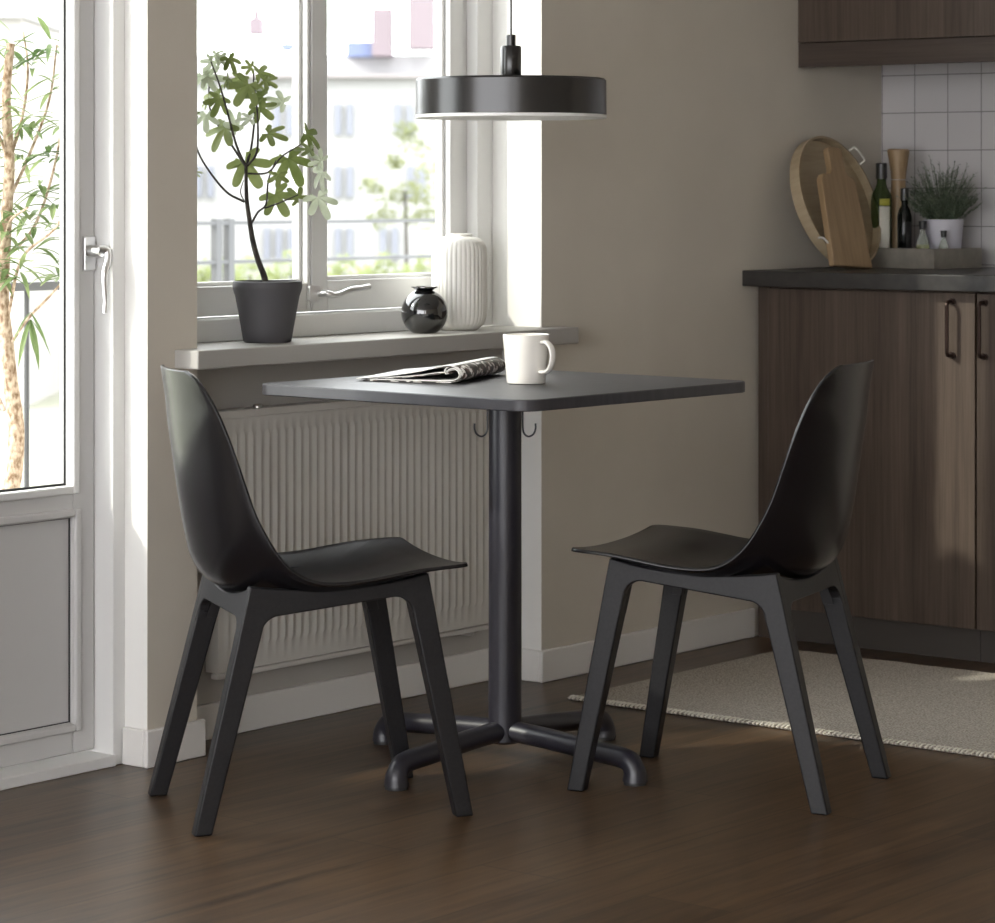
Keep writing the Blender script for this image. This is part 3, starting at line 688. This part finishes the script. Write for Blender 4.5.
# ------------------------------------------------------------------ pendant lamp
lp = empty('pendant_lamp', (.019, .0, 1.277)); tag(lp, 'flat black drum pendant lamp hanging above the table', 'pendant lamp')
bm = bmesh.new(); lathe(bm, [(.0, .084), (.0225, .084), (.186, .084), (.190, .080), (.1905, .012), (.189, .012), (.1885, .078), (.183, .0815), (0, .0815)], 96); link('shade', bm, M['black'], lp, smooth=40)
bm = bmesh.new(); lathe(bm, [(0, .006), (.176, .006), (.1885, .0045), (.1905, .006), (.1905, .0115), (.186, .0125), (0, .0125)], 96); link('diffuser', bm, M['diffuser'], lp, smooth=40)
bm = bmesh.new(); lathe(bm, [(0, .084), (.0195, .084), (.0205, .086), (.0205, .146), (.0185, .149), (.0095, .150), (.0095, .170), (.008, .1715), (0, .1715)], 40); link('stem', bm, M['black'], lp, smooth=40)
bm = bmesh.new(); tube(bm, [(0, 0, .171), (0, 0, CE - 1.277 - .02)], .0022, 8); link('cord', bm, M['black'], lp, smooth=True)
bm = bmesh.new(); lathe(bm, [(0, CE - 1.277 - .001), (.045, CE - 1.277 - .001), (.045, CE - 1.277 - .03), (0, CE - 1.277 - .032)], 40); link('ceiling_rose', bm, M['black'], lp, smooth=40)

# ------------------------------------------------------------------ things on the window sill
SZ = .821
# fig plant
S6 = 1 / 474.0
fg = empty('potted_fig', (-.080, .572, SZ)); tag(fg, 'small fig tree with lobed leaves in a dark grey pot on sill', 'potted plant')
bm = bmesh.new(); lathe(bm, [(0, 0), (.047, 0), (.0505, .003), (.055, .030), (.067, .095), (.0725, .112), (.0730, .118), (.0720, .127), (.0690, .128), (.0675, .118), (0, .117)], 64); link('pot', bm, M['pot'], fg, smooth=40)
bm = bmesh.new(); lathe(bm, [(0, .118), (.066, .118), (.066, .121), (0, .123)], 40); link('soil', bm, M['soil'], fg, smooth=True)
def fp3(cx, cy, dep=0):
    """crop coords of the plant study -> local plant coords (metres)"""
    px = 190 + cx / 3.827; py = cy / 3.827
    # depth-dependent scale relative to the pot's centre
    return RT * ((px - 268) * S6) + UP * ((188 - py) * S6 + 1.143 - SZ) + FW * dep
fgrnd = random.Random(11)
branches = [([(290, 1075), (285, 1050), (262, 990), (243, 918), (232, 850), (220, 760), (217, 640)], [.0075, .0068, .0062, .0058, .0052, .0045, .0036], [0, 0, 0, 0, 0, 0, 0]),
            ([(217, 640), (170, 570), (100, 470), (70, 400), (70, 300)], [.0030, .0026, .0022, .0020, .0016], [0, .01, .03, .04, .05]),
            ([(218, 640), (185, 560), (150, 420), (125, 330), (95, 245)], [.0030, .0026, .0022, .0019, .0015], [0, -.02, -.04, -.05, -.06]),
            ([(218, 635), (235, 560), (245, 440), (240, 270)], [.0030, .0026, .0022, .0016], [0, .02, .03, .04]),
            ([(222, 635), (262, 580), (265, 440), (250, 310)], [.0028, .0025, .0021, .0016], [0, -.02, -.03, -.03]),
            ([(212, 772), (140, 730), (60, 620), (28, 530), (15, 400), (30, 330)], [.0028, .0024, .0022, .0020, .0017, .0014], [0, -.01, -.03, -.04, -.05, -.05]),
            ([(240, 850), (265, 810), (295, 780), (305, 690), (335, 615)], [.0026, .0024, .0022, .0018, .0014], [0, -.01, -.01, -.02, -.03]),
            ([(290, 795), (350, 775), (420, 745)], [.0020, .0018, .0014], [-.01, -.03, -.04]),
            ([(225, 665), (300, 660), (350, 600), (430, 550)], [.0022, .0020, .0018, .0014], [0, .01, .02, .02]),
            ([(212, 772), (195, 735), (205, 690)], [.0014, .0012, .0010], [0, .01, .02])]
for k, (pts, rr, dp) in enumerate(branches):
    bm = bmesh.new(); P4 = smoothpath([fp3(x, y_, d_) for (x, y_), d_ in zip(pts, dp)], 5)
    rads = [rr[min(int(i / 5), len(rr) - 1)] * (1 - (i % 5) / 5) + rr[min(int(i / 5) + 1, len(rr) - 1)] * ((i % 5) / 5) for i in range(len(P4))]
    if k == 0: trunk = bm
    tube(bm, P4, [r_ * .95 for r_ in rads], 8)
    link('trunk' if k == 0 else 'branch', bm, M['bark_dark'], fg, smooth=True)
def fig_leaf(bm, base, tip_dir, normal, size, mi, rnd):
    """deeply lobed leaf with its stalk end at base"""
    td = tip_dir.normalized(); n = (normal - td * normal.dot(td)).normalized(); sd = td.cross(n)
    lobes = [(0, 1.0, .30), (R(52), .88, .28), (-R(52), .88, .28), (R(104), .62, .27), (-R(104), .62, .27)]
    N = 60; rings = []
    droop = rnd.uniform(.1, .35)
    c = bm.verts.new(base + td * size * .16)
    for fr_ in (.4, .75, 1.0):
        rg_ = []
        for i in range(N):
            a = -R(140) + R(280) * i / (N - 1)
            r_ = .30
            for la, ll, lw in lobes:
                d_ = (a - la) / lw; r_ = max(r_, .30 + (ll - .30) * math.exp(-(abs(d_) ** 3) * .8) if abs(d_) < 3.2 else 0)
            r_ *= 1 - .10 * math.cos(a * 9) * .2
            rr = r_ * fr_ * size * .62
            p = base + td * size * .16 + td * (math.cos(a) * rr) + sd * (math.sin(a) * rr * 1.0)
            p += n * (-droop * (rr ** 2) / size * 1.2 + .05 * size * abs(math.sin(a * 1.9)) * fr_)
            rg_.append(bm.verts.new(p))
        rings.append(rg_)
    fs = []
    for i in range(N - 1): fs.append(bm.faces.new((c, rings[0][i], rings[0][i + 1])))
    for A, B in zip(rings, rings[1:]):
        for i in range(N - 1): fs.append(bm.faces.new((A[i], B[i], B[i + 1], A[i + 1])))
    for f in fs: f.material_index = mi; f.smooth = True
bm = bmesh.new(); rnd = random.Random(21)
LV = [(175, 262, 75, 0), (215, 262, 48, 0), (150, 235, 60, 1), (125, 218, 60, 1), (75, 262, 62, 1), (300, 288, 85, 0), (322, 328, 62, 0), (110, 300, 90, 1), (60, 325, 72, 1), (145, 328, 58, 0), (205, 372, 110, 0), (240, 370, 90, 0),
      (75, 368, 80, 0), (108, 420, 85, 0), (55, 400, 55, 0), (312, 382, 92, 1), (295, 435, 90, 0), (160, 452, 95, 1), (208, 462, 70, 1), (65, 478, 80, 1), (108, 538, 120, 0), (35, 440, 45, 0), (345, 525, 95, 0), (480, 545, 105, 0), (432, 575, 72, 0), (480, 600, 66, 1),
      (245, 672, 135, 0), (405, 660, 135, 0), (345, 700, 66, 0), (392, 735, 72, 0), (350, 790, 115, 0), (482, 690, 100, 1), (512, 800, 110, 1), (270, 330, 60, 1), (180, 330, 70, 0), (45, 660, 40, 1)]
for (x, y_, s, mi) in LV:
    ctr = fp3(x, y_, rnd.uniform(-.05, .05)); size = s / 3.827 * S6 * 1.42
    ang = rnd.uniform(-PI, 0) if rnd.random() < .75 else rnd.uniform(0, PI)
    out_ = (RT * math.cos(ang) + UP * math.sin(ang) * .8 + FW * rnd.uniform(-.5, .5)).normalized()
    if s > 105: out_ = (RT * (1 if x > 220 else -1) * .5 - UP * .8 + FW * -.2).normalized()
    nrm = (-FW * rnd.uniform(.5, 1) + UP * rnd.uniform(.2, .9) + RT * rnd.uniform(-.5, .5)).normalized()
    fig_leaf(bm, ctr - out_ * size * .5, out_, nrm, size, mi, rnd)
link('foliage', bm, M['figleaf'], fg, smooth='keep', extra=[M['figpale']])
# round black vase
bv_ = empty('round_vase', (.414, .560, SZ)); tag(bv_, 'glossy black ball-shaped vase on the window sill', 'vase')
bm = bmesh.new()
pr_ = [(0, 0), (.026, 0), (.028, .0015)]
for k in range(1, 22):
    a = -R(57) + (R(70) + R(57)) * k / 21; pr_.append((.0525 * math.cos(a), .0455 + .0525 * math.sin(a)))
pr_ += [(.0215, .0965), (.0295, .101), (.0295, .1035), (.022, .1035), (.017, .098), (.017, .09), (0, .088)]
lathe(bm, pr_, 72); link('vase_body', bm, M['blackglass'], bv_, smooth=40)
# fluted white vase
fv = empty('fluted_vase', (.572, .590, SZ)); tag(fv, 'tall off-white vertically fluted vase on sill beside black vase', 'vase')
bm = bmesh.new()
pr_ = [(0, 0), (.036, 0), (.040, .002), (.0475, .008), (.0545, .018), (.0580, .032), (.0590, .05), (.0590, .165), (.0575, .180), (.0530, .192), (.0450, .200), (.034, .204), (.0295, .2055), (.0295, .210), (.027, .211), (.0235, .209), (.0235, .19), (0, .188)]
pr_ = [(a * 1.06 if a > .03 else a, b_ * 1.035) for a, b_ in pr_]
lathe(bm, pr_, 288, mod=lambda a, z: 1 + (.030 * (abs(math.cos(a * 18)) ** .8 - .5) * min(1, max(0, (z - .006) / .02)) * min(1, max(0, (.203 - z) / .014)) if .006 < z < .203 else 0))
link('vase_body', bm, M['mattceramic'], fv, smooth=70)

# ------------------------------------------------------------------ outside: balcony, tree, far houses
st(link('balcony_floor', boxes((-3.2, .95, YO, 2.15, -.25, -.03)), M['balcony']))
def railing(name, x0, x1, y, z0, z1, pitch_, bar, label, rails, off=0, posts=()):
    t = empty(name, ((x0 + x1) / 2, y, z0)); tag(t, label, 'railing'); ox = -(x0 + x1) / 2
    for z, h in rails: link('rail', boxes((x0 + ox, x1 + ox, -.018, .018, z - h / 2 - z0, z + h / 2 - z0)), M['rail'], t)
    x = x0 + off
    while x < x1:
        bm = bmesh.new(); tube(bm, [(x + ox, 0, 0), (x + ox, 0, z1 - z0 - .01)], bar, 8); link('baluster', bm, M['rail'], t, smooth=True); x += pitch_
    for x in posts: link('post', boxes((x + ox - .02, x + ox + .02, -.02, .02, 0, z1 - z0 + .01)), M['rail'], t)
    return t
railing('balcony_railing', -3.1, .66, 1.95, -.03, .90, .134, .007, 'grey metal balcony railing seen through the glazed door', [(.893, .022), (.02, .025)], off=.108)
PX1_ = 5.53
railing('terrace_railing', PX1_ - .95, PX1_ + 6.5, 6.2, -1.0, .985, 2.6, .012, 'far grey railing with paired posts seen through the window', [(.974, .018), (.786, .018)], off=3.9, posts=(PX1_, PX1_ + .085, PX1_ + 5.2))
# balcony tree
S7 = 1 / 412.0
TB = Vector((-.305, 1.13, -.03))
bt = empty('balcony_tree', TB); tag(bt, 'slender leafy tree with speckled trunk outside the balcony door', 'tree')
bm = bmesh.new(); lathe(bm, [(0, 0), (.11, 0), (.13, .26), (.135, .27), (.12, .27), (.115, .22), (0, .22)], 40); link('pot', bm, M['pot'], bt, smooth=40)
def tp3(px, py, dep=0): return RT * ((px - 10) * S7) + UP * ((188 - py) * S7 + 1.143 + .03) + FW * dep
bm = bmesh.new(); P4 = smoothpath([RT * .01 + UP * .2, tp3(8, 500), tp3(11, 470), tp3(17, 440), tp3(19, 400), tp3(14, 360), tp3(10, 320), tp3(7, 285), tp3(10, 220), tp3(13, 165), tp3(10, 110), tp3(14, 60)], 6)
tube(bm, P4, [.022 - .013 * i / len(P4) for i in range(len(P4))], 14); link('trunk', bm, M['bark_speck'], bt, smooth=True)
stems = [[(12, 330, 0), (30, 305, -.03), (50, 285, -.05), (64, 270, -.06)], [(10, 290, 0), (-12, 240, .04), (-28, 180, .06), (-35, 120, .08)], [(12, 200, 0), (28, 160, .03), (45, 110, .05), (52, 60, .05)],
         [(10, 250, 0), (35, 220, .02), (55, 160, 0), (62, 110, -.03)], [(13, 165, 0), (0, 120, -.05), (-5, 70, -.07), (-10, 20, -.1)], [(13, 165, 0), (22, 120, .05), (24, 80, .08), (20, 48, .08)],
         [(8, 385, 0), (-8, 350, .03), (-20, 320, .05)], [(12, 300, 0), (28, 250, -.06), (58, 225, -.10), (75, 200, -.12)], [(10, 230, 0), (22, 215, -.1), (40, 205, -.16)]]
for s_ in stems:
    bm = bmesh.new(); P4 = smoothpath([tp3(*p) for p in s_], 5); tube(bm, P4, [.004 - .0022 * i / len(P4) for i in range(len(P4))], 7); link('branch', bm, M['bark_speck'], bt, smooth=True)
def lance(bm, base, d, n, ln, wd, droop):
    d = d.normalized(); s = d.cross(n)
    if s.length < .1: s = d.cross(RT)
    s.normalize(); n = s.cross(d); L_, R_, C_ = [], [], []
    for k in range(6):
        u = k / 5; w = wd * math.sin(PI * (u * .93 + .05)) ** .8 * (1 if k < 5 else .1); c = base + d * ln * u - UP * droop * ln * u * u
        C_.append(bm.verts.new(c)); L_.append(bm.verts.new(c + s * w + n * w * .35)); R_.append(bm.verts.new(c - s * w + n * w * .35))
    for k in range(5):
        bm.faces.new((C_[k], C_[k + 1], L_[k + 1], L_[k])); bm.faces.new((C_[k + 1], C_[k], R_[k], R_[k + 1]))
bm = bmesh.new(); rnd = random.Random(9)
whorls = [(-10, 60, 0), (14, 62, .03), (0, 95, .05), (30, 75, .05), (48, 62, .02), (50, 95, .03), (12, 120, -.04), (35, 130, 0), (60, 130, .05), (8, 150, .02), (-8, 165, 0), (18, 135, .06), (22, 165, .04), (50, 160, -.03), (62, 180, .02), (12, 190, .05), (-5, 200, .04),
          (40, 190, .03), (52, 205, 0), (8, 215, -.06), (30, 215, .02), (60, 230, -.03), (14, 235, -.04), (-2, 250, .03), (36, 238, -.03), (10, 262, -.05), (52, 258, .03), (28, 262, -.08), (2, 280, -.05), (62, 262, -.02), (35, 305, -.05), (-20, 120, .05), (-25, 220, 0), (-40, 160, 0), (-15, 30, 0), (70, 150, 0), (72, 220, 0)]
for (px, py, dp) in whorls:
    c = tp3(px, py, dp); nl = 9 if (px, py) != (35, 305) else 7
    for k in range(nl):
        a = 2 * PI * k / nl + rnd.uniform(-.3, .3); el = rnd.uniform(-.35, .8)
        d = (RT * math.cos(a) + FW * math.sin(a)) * math.cos(el) + UP * math.sin(el)
        if py > 300: d.z = -abs(d.z) - .6
        lance(bm, c + UP * rnd.uniform(-.02, .02), d, UP, rnd.uniform(.055, .095), rnd.uniform(.0045, .0075), rnd.uniform(.1, .6))
link('foliage', bm, M['treeleaf'], bt, smooth='keep')

# far ground, houses, trees; far things sit in a frame turned square to the street
st(link('courtyard_ground', boxes((-40, 260, 3, 260, -8.2, -8)), M['ground']))
S9 = 140 / 2900.0
FO = CAM + FW * 140; FO.z = 0
def fo(px, py, dep=0): return (RT * ((px - 497.5) * S9 * (140 + dep) / 140) + FW * dep + UP * ((188 - py) * S9 * (140 + dep) / 140 + 1.143))
def far_box(bm, px0, px1, py0, py1, d0, d1):
    c = [fo(px0, py1), fo(px1, py1), fo(px1, py0), fo(px0, py0)]
    A = [bm.verts.new(v + FW * d0) for v in c]; B = [bm.verts.new(v + FW * d1) for v in c]
    bm.faces.new(A); bm.faces.new(list(reversed(B)))
    for i in range(4): bm.faces.new((A[i], B[i], B[(i + 1) % 4], A[(i + 1) % 4]))
def building(name, label, ob, wallm, wins, roofs):
    t = empty(name, (FO.x, FO.y, 0)); tag(t, label, 'building')
    bm = bmesh.new(); far_box(bm, *ob); link('wall', bm, wallm, t)
    for nm, bx, mm in roofs:
        bm = bmesh.new(); far_box(bm, *bx); link(nm, bm, mm, t)
    for (a, b_, c, d) in wins:
        bm = bmesh.new(); far_box(bm, a, b_, c, d, ob[4] - .25, ob[4] + .1); link('window', bm, M['farwin'], t)
    return t
w1 = []
for py, pxs in ((104, (274, 287, 335, 347, 395, 407)), (166, (196, 208, 335, 347, 407, 419)), (228, (264, 276, 288, 335, 347, 380, 392))):
    for px in pxs: w1.append((px, px + 6, py, py + 31))
building('apartment_building', 'long pale apartment block with rows of paired windows beyond the courtyard', (-1300, 1300, 78, 380, 0, 12), M['facade'], w1,
         [('cornice', (-1302, 1302, 74.5, 78, -.6, 12.2), M['cornice']), ('roof', (-1295, 1295, 52, 75, 3, 11), M['roof']),
          ('skylight', (345, 372, 40, 55, 1.6, 3.2), M['blueroof']), ('skylight', (278, 296, 41, 48, 2, 3.2), M['blueroof']), ('chimney', (371, 391, 7, 55, 1, 3), M['pink']), ('chimney', (408, 434, -6, 48, .5, 3), M['pink']), ('turret', (243, 256, 14, 30, 3.2, 5), M['pink']), ('turret', (247, 252, 5, 14, 3.6, 4.6), M['pink'])])
building('townhouse', 'pale house front behind the balcony tree, seen through the glazed door', (-120, 90, 42, 380, -20, -8), M['facade2'], [(-60, -50, 120, 160), (20, 26, 372, 386), (-20, -8, 230, 270)],
         [('roof', (-124, 94, 36, 42, -20.5, -7.5), M['roof']), ('string_course', (-120, 90, 372, 376, -20.3, -20), M['cornice'])])
def blob_tree(name, label, px, py, rpx, depth, leafm, n, lsize, clumps, seed, ground=-8, group=None):
    sc = (140 + depth) / 140; c0 = FO + fo(px, py, depth); c0w = Vector((c0.x, c0.y, ground)); t = empty(name, c0w); tag(t, label, 'tree' if 'tree' in name else 'shrub', group)
    rnd = random.Random(seed); k = S9 * sc; h = c0.z - ground
    bm = bmesh.new(); tube(bm, [(0, 0, 0), RT * .1 + UP * h * .5, UP * h], [k * 5, k * 3.5, k * 1.5], 8); link('trunk', bm, M['bark_dark'], t, smooth=True)
    bm = bmesh.new()
    cl = []
    for (cx, cy, cr) in clumps: cl.append((RT * (cx * k) - UP * (cy * k) + UP * h + FW * rnd.uniform(-.4, .4) * rpx * k, cr * k))
    for i in range(n):
        c, r_ = rnd.choice(cl); v = Vector((rnd.gauss(0, 1), rnd.gauss(0, 1), rnd.gauss(0, 1))).normalized() * (r_ * rnd.random() ** .4); v.z *= .75
        p = c + v; a = Vector((rnd.gauss(0, 1), rnd.gauss(0, 1), rnd.gauss(0, 1))).normalized(); b_ = a.orthogonal().normalized(); s = lsize * k * rnd.uniform(.6, 1.3)
        bm.faces.new([bm.verts.new(q) for q in (p - a * s, p + b_ * s * .5, p + a * s, p - b_ * s * .5)])
    link('crown', bm, leafm, t, smooth='keep')
    return t
blob_tree('courtyard_tree', 'yellow-green courtyard tree standing in front of the pale apartment block', 405, 190, 40, -80, M['fartree'], 1500, 3.2,
          [(0, -60, 14), (10, -45, 18), (25, -25, 20), (-32, -5, 14), (-10, -28, 12), (-18, 8, 18), (5, 2, 18), (25, 8, 20), (-22, 28, 16), (0, 26, 18), (24, 30, 18), (45, -10, 22), (50, 20, 24), (48, -50, 16)], 2)
hedges = [(216, 268, 'left of the pot, behind the terrace railing posts'), (250, 272, 'just left of the fig pot rim'), (292, 268, 'between fig pot and window mullion'), (345, 270, 'just right of the window mullion'), (385, 268, 'below the courtyard tree'), (425, 270, 'behind the fluted white vase')]
for i, (px, py, tx) in enumerate(hedges):
    blob_tree('bush', 'bright yellow-green bush ' + tx, px, py + 4, 20, (-94, -86, -94, -86, -94, -86)[i], M['farshrub'], 420, 3.4, [(0, -12, 13), (-14, 0, 14), (12, 0, 15), (0, 8, 16), (20, 6, 12), (-20, 8, 12)], 30 + i, group='bushes along the courtyard hedge')

# ------------------------------------------------------------------ light
w = bpy.data.worlds.new('world'); scn.world = w; w.use_nodes = True
bg = w.node_tree.nodes['Background']; bg.inputs['Color'].default_value = (.975, .975, 1.0, 1); bg.inputs['Strength'].default_value = 7.2
sl = bpy.data.lights.new('sun', 'SUN'); sl.energy = 3.8; sl.angle = R(1.5); sl.color = (1, .93, .82)
so = bpy.data.objects.new('sun', sl); col.objects.link(so); so.location = (-6, 6, 6)
so.rotation_euler = Vector((1.36, -.85, -1.0)).to_track_quat('-Z', 'Y').to_euler()

scn.view_settings.view_transform = 'Standard'; scn.view_settings.look = 'None'; scn.view_settings.gamma = 1; scn.view_settings.use_curve_mapping = False
scn.view_settings.exposure = 0
